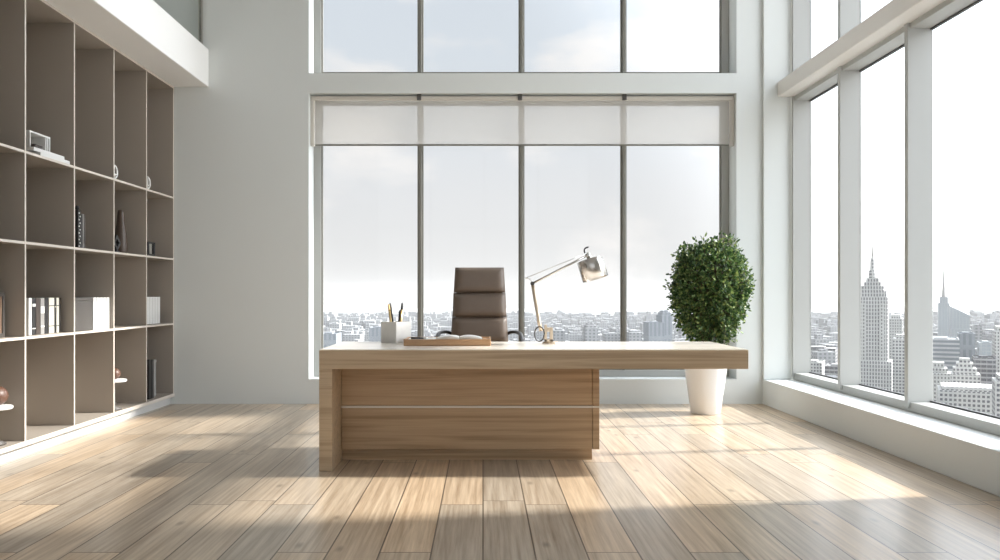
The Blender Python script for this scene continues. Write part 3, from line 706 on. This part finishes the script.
# ---------------------------------------------------------------- the city outside
GZ = -120.
cw = lambda px, Y: (px-483)*Y/816
cz_ = lambda py, Y: 1.11-(py-294)*Y/816
F = {}
F['stone'] = facade('pale_stone_facade', (.50, .50, .48), (.12, .12, .12), 2.6, 3.4, .45, .55)
F['ribs'] = facade('ribbed_stone_facade', (.52, .52, .50), (.13, .13, .14), 2.5, 3.6, .5, .72)
F['grid'] = facade('gridded_facade', (.54, .54, .52), (.10, .10, .11), 3.2, 3.6, .58, .55)
F['bands'] = facade('banded_facade', (.50, .51, .52), (.20, .22, .24), 60, 4.6, .98, .55)
F['glass'] = facade('blue_grey_glass_facade', (.38, .40, .41), (.27, .30, .32), 5, 4, .8, .8, .3)
F['dark'] = facade('dark_striped_facade', (.32, .32, .32), (.07, .07, .08), 5, 4.4, .9, .6)
F['far'] = facade('distant_facade', (.36, .365, .37), (.17, .175, .18), 6, 5, .5, .55)
F['slate'] = facade('slate_blue_facade', (.29, .31, .33), (.19, .21, .23), 6, 60, .5, .9)
M['ground'] = principled('city_ground_grey', (.30, .31, .30), .95, noise=.5, nscale=.03)
bm = bmesh.new(); bx(bm, -3500, 6000, 60, 7000, GZ-2, GZ); tag(obj('city_ground', bm, M['ground']), 'hazy grey ground of the city far below', 'ground', kind='structure')

FP = []
def tower(name, lab, x0, x1, ytop, Y, depth, mat, steps=(), extra=None, grp=None):
    """building seen between picture columns x0..x1 when standing at distance Y; steps = (shrink, extra height m)"""
    Xc = cw((x0+x1)/2, Y); H = cz_(ytop, Y)-GZ; a = -R(28) if Xc > .3*Y else 0.       # the river-side grid lies at 28 degrees
    b = thing(name, lab, 'building', (Xc, Y, GZ), a, grp)
    w = (x1-x0)/2*Y/816*(.88 if a else 1); d = depth/2; r_ = max(w*1.25, d*1.25)*1.15
    FP.append((Xc-r_, Xc+r_, Y-r_, Y+r_))
    bm = bmesh.new(); bx(bm, -w, w, -d, d, 0, H); obj('shaft', bm, mat, b)
    z = H
    for f, dh in steps:
        bm = bmesh.new(); bx(bm, -w*f, w*f, -d*f, d*f, z, z+dh); obj('setback', bm, mat, b); z += dh
    if not steps:
        bm = bmesh.new(); bx(bm, -w*.45, w*.35, -d*.5, d*.4, H, H+max(2.5, H*.03)); obj('roof_plant', bm, mat, b)
        bm = bmesh.new()
        for dd_ in ((-w, w, -d, -d+.8), (-w, w, d-.8, d), (-w, -w+.8, -d+.8, d-.8), (w-.8, w, -d+.8, d-.8)): bx(bm, *dd_, H, H+1.4)
        obj('parapet', bm, mat, b)
    return b, w, d, z
# art-deco skyscraper in the middle pane
Y = 800.; e, w, d, z = tower('skyscraper', 'tall pale art-deco skyscraper with a stepped crown and needle spire', 857, 888.5, 297, Y, 30, F['ribs'], ())
for o in [c for c in e.children if c.name.startswith(('roof_plant', 'parapet'))]: bpy.data.objects.remove(o)
hz = lambda py: cz_(py, Y)-GZ
for f, p0, p1 in ((.92, 297, 291), (.74, 291, 286), (.55, 286, 282), (.40, 282, 278)):
    bm = bmesh.new(); bx(bm, -w*f, w*f, -d*f, d*f, hz(p0), hz(p1)); obj('setback', bm, F['ribs'], e)
for s_ in (-1, 1):
    bm = bmesh.new(); bx(bm, s_*w*.62-w*.16, s_*w*.62+w*.16, -d*1.04, d*1.04, 0, hz(303)); obj('corner_bay', bm, F['stone'], e)
bm = bmesh.new(); bx(bm, -w*1.12, w*1.25, -d*1.2, d*1.2, 0, hz(360)); obj('podium', bm, F['ribs'], e)
bm = bmesh.new(); lathe(bm, [(3.6, hz(278)), (3.4, hz(271)), (2.3, hz(270)), (2.1, hz(261)), (1.2, hz(257)), (0, hz(257))], 16); obj('mast', bm, F['stone'], e)
bm = bmesh.new(); lathe(bm, [(.75, hz(257)), (.55, hz(250)), (.25, hz(243)), (0, hz(243))], 8); obj('spire', bm, M['greybook'], e)
# neighbours in the middle pane
tower('office_block', 'pale gridded block half hidden right of the art-deco skyscraper', 889, 903, 318, 1000, 40, F['stone'], ((.7, 4),))
tower('office_block', 'low pale block at the right foot of the art-deco skyscraper', 893, 908, 338, 900, 30, F['grid'], ((.6, 4),))
# right pane
Y = 1500.; g, w, d, z = tower('skyscraper', 'hazy slim tower with a long needle spire in the right pane', 938, 949.5, 303, Y+60, 24, F['glass'], ((.7, 12),))
bm = bmesh.new(); lathe(bm, [(3.5, z), (2.2, z+18), (.6, z+52), (0, z+60)], 8); obj('spire', bm, M['greybook'], g)
Y = 1450.; s1 = thing('skyscraper', 'hazy glass tower with a sloping roof beside the needle spire', 'building', ((cw(949.8, Y)+cw(969, Y))/2, Y, GZ), -R(28))
w = (cw(969, Y)-cw(949.8, Y))/2*.88; FP.append((cw(944, Y), cw(972, Y), Y-30, Y+30)); h0, h1 = cz_(306, Y)-GZ, cz_(315, Y)-GZ
bm = bmesh.new(); vs = [bm.verts.new(p) for p in ((-w, -20, 0), (w, -20, 0), (w, 20, 0), (-w, 20, 0), (-w, -20, h0), (w, -20, h1), (w, 20, h1+8), (-w, 20, h0+4))]
for q in ((0,3,2,1),(4,5,6,7),(0,1,5,4),(1,2,6,5),(2,3,7,6),(3,0,4,7)): bm.faces.new([vs[i] for i in q])
obj('shaft', bm, F['glass'], s1)
bm = bmesh.new(); bx(bm, -w, w+2, -22, 22, 0, 60); obj('podium', bm, F['glass'], s1)
tower('office_block', 'wide banded office block with a flat roof at the left of the right pane', 925, 958, 339, 900, 60, F['bands'])
tower('office_block', 'plain blue-grey slab block below the sloping glass tower', 958, 974, 334, 1000, 40, F['slate'])
tower('office_block', 'small hazy block on the skyline right of the sloping tower', 973, 981, 326, 1300, 30, F['far'])
tower('office_block', 'grey block right of the blue-grey slab', 978, 993, 343, 950, 40, F['glass'])
tower('office_block', 'tall pale block cut by the right picture edge', 994, 1012, 331, 820, 40, F['stone'], ((.8, 5),))
tower('office_block', 'dark striped block with a flat top in the right pane', 973, 994, 358, 820, 34, F['dark'])
tower('apartment_tower', 'stepped pale block in front of the banded office block', 950, 979, 373, 760, 32, F['grid'], ((.78, 5), (.55, 5), (.35, 4)))
tower('apartment_tower', 'narrow stepped block at the left of the right pane', 926, 950, 372, 720, 30, F['stone'], ((.75, 4), (.5, 5)))
tower('apartment_tower', 'broad low gridded block nearest the right window', 938, 1002, 389, 660, 40, F['grid'], ((.9, 3),))
tower('apartment_tower', 'low white block at the far right below the dark striped block', 994, 1030, 380, 600, 30, F['grid'], ((.8, 4),))
# left pane on the right wall
tower('office_block', 'long dark block low in the left pane of the right window', 800, 838, 348, 1150, 60, F['dark'])
tower('apartment_tower', 'pale block in front of the long dark block', 806, 824, 362, 950, 40, F['grid'])
tower('apartment_tower', 'small dark block beside the mullion left of the skyscraper', 826, 846, 366, 900, 40, F['dark'])
# behind the desk
tower('office_block', 'slate blue block low at the left end of the far window', 321, 339, 334, 1100, 40, F['slate'])
tower('office_block', 'slate blue block just left of the pen holder', 371, 390, 328, 1200, 40, F['slate'])
tower('office_block', 'round-topped hazy block between the lamp and the right mullion', 584, 596, 327, 1250, 40, F['far'], ((.8, 3), (.55, 3), (.3, 2)))
tower('office_block', 'grey hazy block right of the lamp foot', 553, 564, 330, 1300, 40, F['far'], ((.6, 3),))
tower('office_block', 'wide slate block left of the plant beyond the far window', 646, 662, 323, 1200, 40, F['slate'])
tower('office_block', 'tall slate block right behind the wide slate block beside the plant', 659, 669, 315, 1230, 40, F['slate'], ((.8, 4), (.5, 3)))
tower('office_block', 'low hazy block right of the round-topped block', 604, 620, 334, 1400, 40, F['far'])
tower('office_block', 'small hazy block at the right of the third mullion', 627, 640, 332, 1350, 40, F['far'], ((.6, 3),))
# uncountable far carpet of roofs
random.seed(21); bm = bmesh.new()
for k in range(6000):
    Y = 330+ (random.random()**.6)*3370; sx_ = random.uniform(-.24, .75)
    X = sx_*Y
    h = random.choice((12, 18, 22, 28, 36))*random.uniform(.7, 1.3)
    if .44 < sx_ < .54 and Y < 830: continue
    w, d = random.uniform(6, 18), random.uniform(8, 20)
    if any(X+w > a-1 and X-w < b+1 and Y+d > c-1 and Y-d < e_+1 for a, b, c, e_ in FP): continue
    bx(bm, X-w, X+w, Y-d, Y+d, GZ, GZ+h)
    if k % 3 == 0: bx(bm, X-w*.5, X+w*.4, Y-d*.5, Y+d*.4, GZ+h, GZ+h+random.uniform(3, 9))
tag(obj('distant_city_blocks', bm, F['far']), 'hazy mass of small grey roofs spreading to the horizon', 'city', kind='stuff')
# city haze
m, nt = mat_new('city_haze'); o = N(nt, 'ShaderNodeOutputMaterial'); vsn = N(nt, 'ShaderNodeVolumeScatter')
vsn.inputs['Color'].default_value = (.31, .31, .31, 1); vsn.inputs['Density'].default_value = .00019; vsn.inputs['Anisotropy'].default_value = .1
L(nt, vsn.outputs[0], o.inputs['Volume'])
bm = bmesh.new(); bx(bm, -3000, 5500, 70, 6500, GZ+.5, 60); tag(obj('haze', bm, m), 'thin white haze over the city', 'haze', kind='structure')

# ---------------------------------------------------------------- light
SUN_AZ = math.atan(.14); EL = R(33)
to_sun = Vector((math.cos(EL)*math.cos(SUN_AZ), math.cos(EL)*math.sin(SUN_AZ), math.sin(EL)))
ld = bpy.data.lights.new('sun', 'SUN'); ld.energy = 7.2; ld.angle = R(3.3); ld.color = (1, .955, .88)
lo = bpy.data.objects.new('sun', ld); C.objects.link(lo); lo.rotation_euler = (-to_sun).to_track_quat('-Z', 'Y').to_euler(); lo.location = (30, 3, 20)
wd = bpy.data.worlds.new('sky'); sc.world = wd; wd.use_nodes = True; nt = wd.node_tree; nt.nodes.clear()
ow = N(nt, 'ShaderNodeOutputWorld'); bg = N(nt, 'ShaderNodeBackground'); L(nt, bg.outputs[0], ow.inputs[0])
tc = N(nt, 'ShaderNodeTexCoord'); s = N(nt, 'ShaderNodeSeparateXYZ'); L(nt, tc.outputs['Generated'], s.inputs[0])
el = N(nt, 'ShaderNodeValToRGB'); e = el.color_ramp.elements
e[0].position = .0; e[0].color = (.80, .80, .79, 1); e[1].position = .55; e[1].color = (.66, .73, .82, 1)
k = e.new(.12); k.color = (.78, .795, .81, 1); k = e.new(.28); k.color = (.70, .76, .82, 1)
L(nt, s.outputs[2], el.inputs[0])
mp = N(nt, 'ShaderNodeMapping'); mp.inputs['Scale'].default_value = (1, 1, 2.2); L(nt, tc.outputs['Generated'], mp.inputs[0])
nz = N(nt, 'ShaderNodeTexNoise'); nz.inputs['Scale'].default_value = 5.5; nz.inputs['Detail'].default_value = 7; nz.inputs['Roughness'].default_value = .55; L(nt, mp.outputs[0], nz.inputs[0])
cr = N(nt, 'ShaderNodeValToRGB'); cr.color_ramp.elements[0].position = .50; cr.color_ramp.elements[1].position = .66; L(nt, nz.outputs['Fac'], cr.inputs[0])
mx = N(nt, 'ShaderNodeMix', data_type='RGBA'); mx.inputs[7].default_value = (.95, .93, .91, 1); L(nt, el.outputs[0], mx.inputs[6])
cf = N(nt, 'ShaderNodeMath', operation='MULTIPLY'); cf.inputs[1].default_value = .8; L(nt, cr.outputs[0], cf.inputs[0]); L(nt, cf.outputs[0], mx.inputs[0])
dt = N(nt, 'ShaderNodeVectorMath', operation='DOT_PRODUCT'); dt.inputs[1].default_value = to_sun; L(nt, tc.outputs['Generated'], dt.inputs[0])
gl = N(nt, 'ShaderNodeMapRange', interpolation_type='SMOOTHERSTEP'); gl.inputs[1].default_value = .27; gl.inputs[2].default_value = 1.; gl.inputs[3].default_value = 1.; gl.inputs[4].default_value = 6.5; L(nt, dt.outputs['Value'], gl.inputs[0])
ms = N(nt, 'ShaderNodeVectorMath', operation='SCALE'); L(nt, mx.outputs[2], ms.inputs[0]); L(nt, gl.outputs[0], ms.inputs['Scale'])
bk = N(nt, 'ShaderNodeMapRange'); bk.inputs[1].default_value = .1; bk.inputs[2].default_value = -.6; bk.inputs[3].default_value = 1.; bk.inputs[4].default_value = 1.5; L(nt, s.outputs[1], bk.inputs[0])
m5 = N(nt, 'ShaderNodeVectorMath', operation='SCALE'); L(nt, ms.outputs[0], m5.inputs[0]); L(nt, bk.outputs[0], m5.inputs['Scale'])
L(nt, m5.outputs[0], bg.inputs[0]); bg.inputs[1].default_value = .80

# ---------------------------------------------------------------- camera and view
cd = bpy.data.cameras.new('camera'); co = bpy.data.objects.new('camera', cd); C.objects.link(co); sc.camera = co
co.location = (0, 0, 1.11); co.rotation_euler = (R(90), 0, 0)
cd.sensor_width = 36; cd.lens = 36*.816; cd.shift_x = .017; cd.shift_y = .014; cd.clip_start = .05; cd.clip_end = 12000
vs = sc.view_settings; sc.display_settings.display_device = 'sRGB'
vs.view_transform = 'Standard'; vs.look = 'None'; vs.gamma = 1; vs.use_curve_mapping = False; vs.exposure = 0.30
cy = sc.cycles; cy.use_denoising = True; cy.max_bounces = 12; cy.diffuse_bounces = 6; cy.transparent_max_bounces = 24; cy.sample_clamp_indirect = 8
cy.volume_bounces = 0
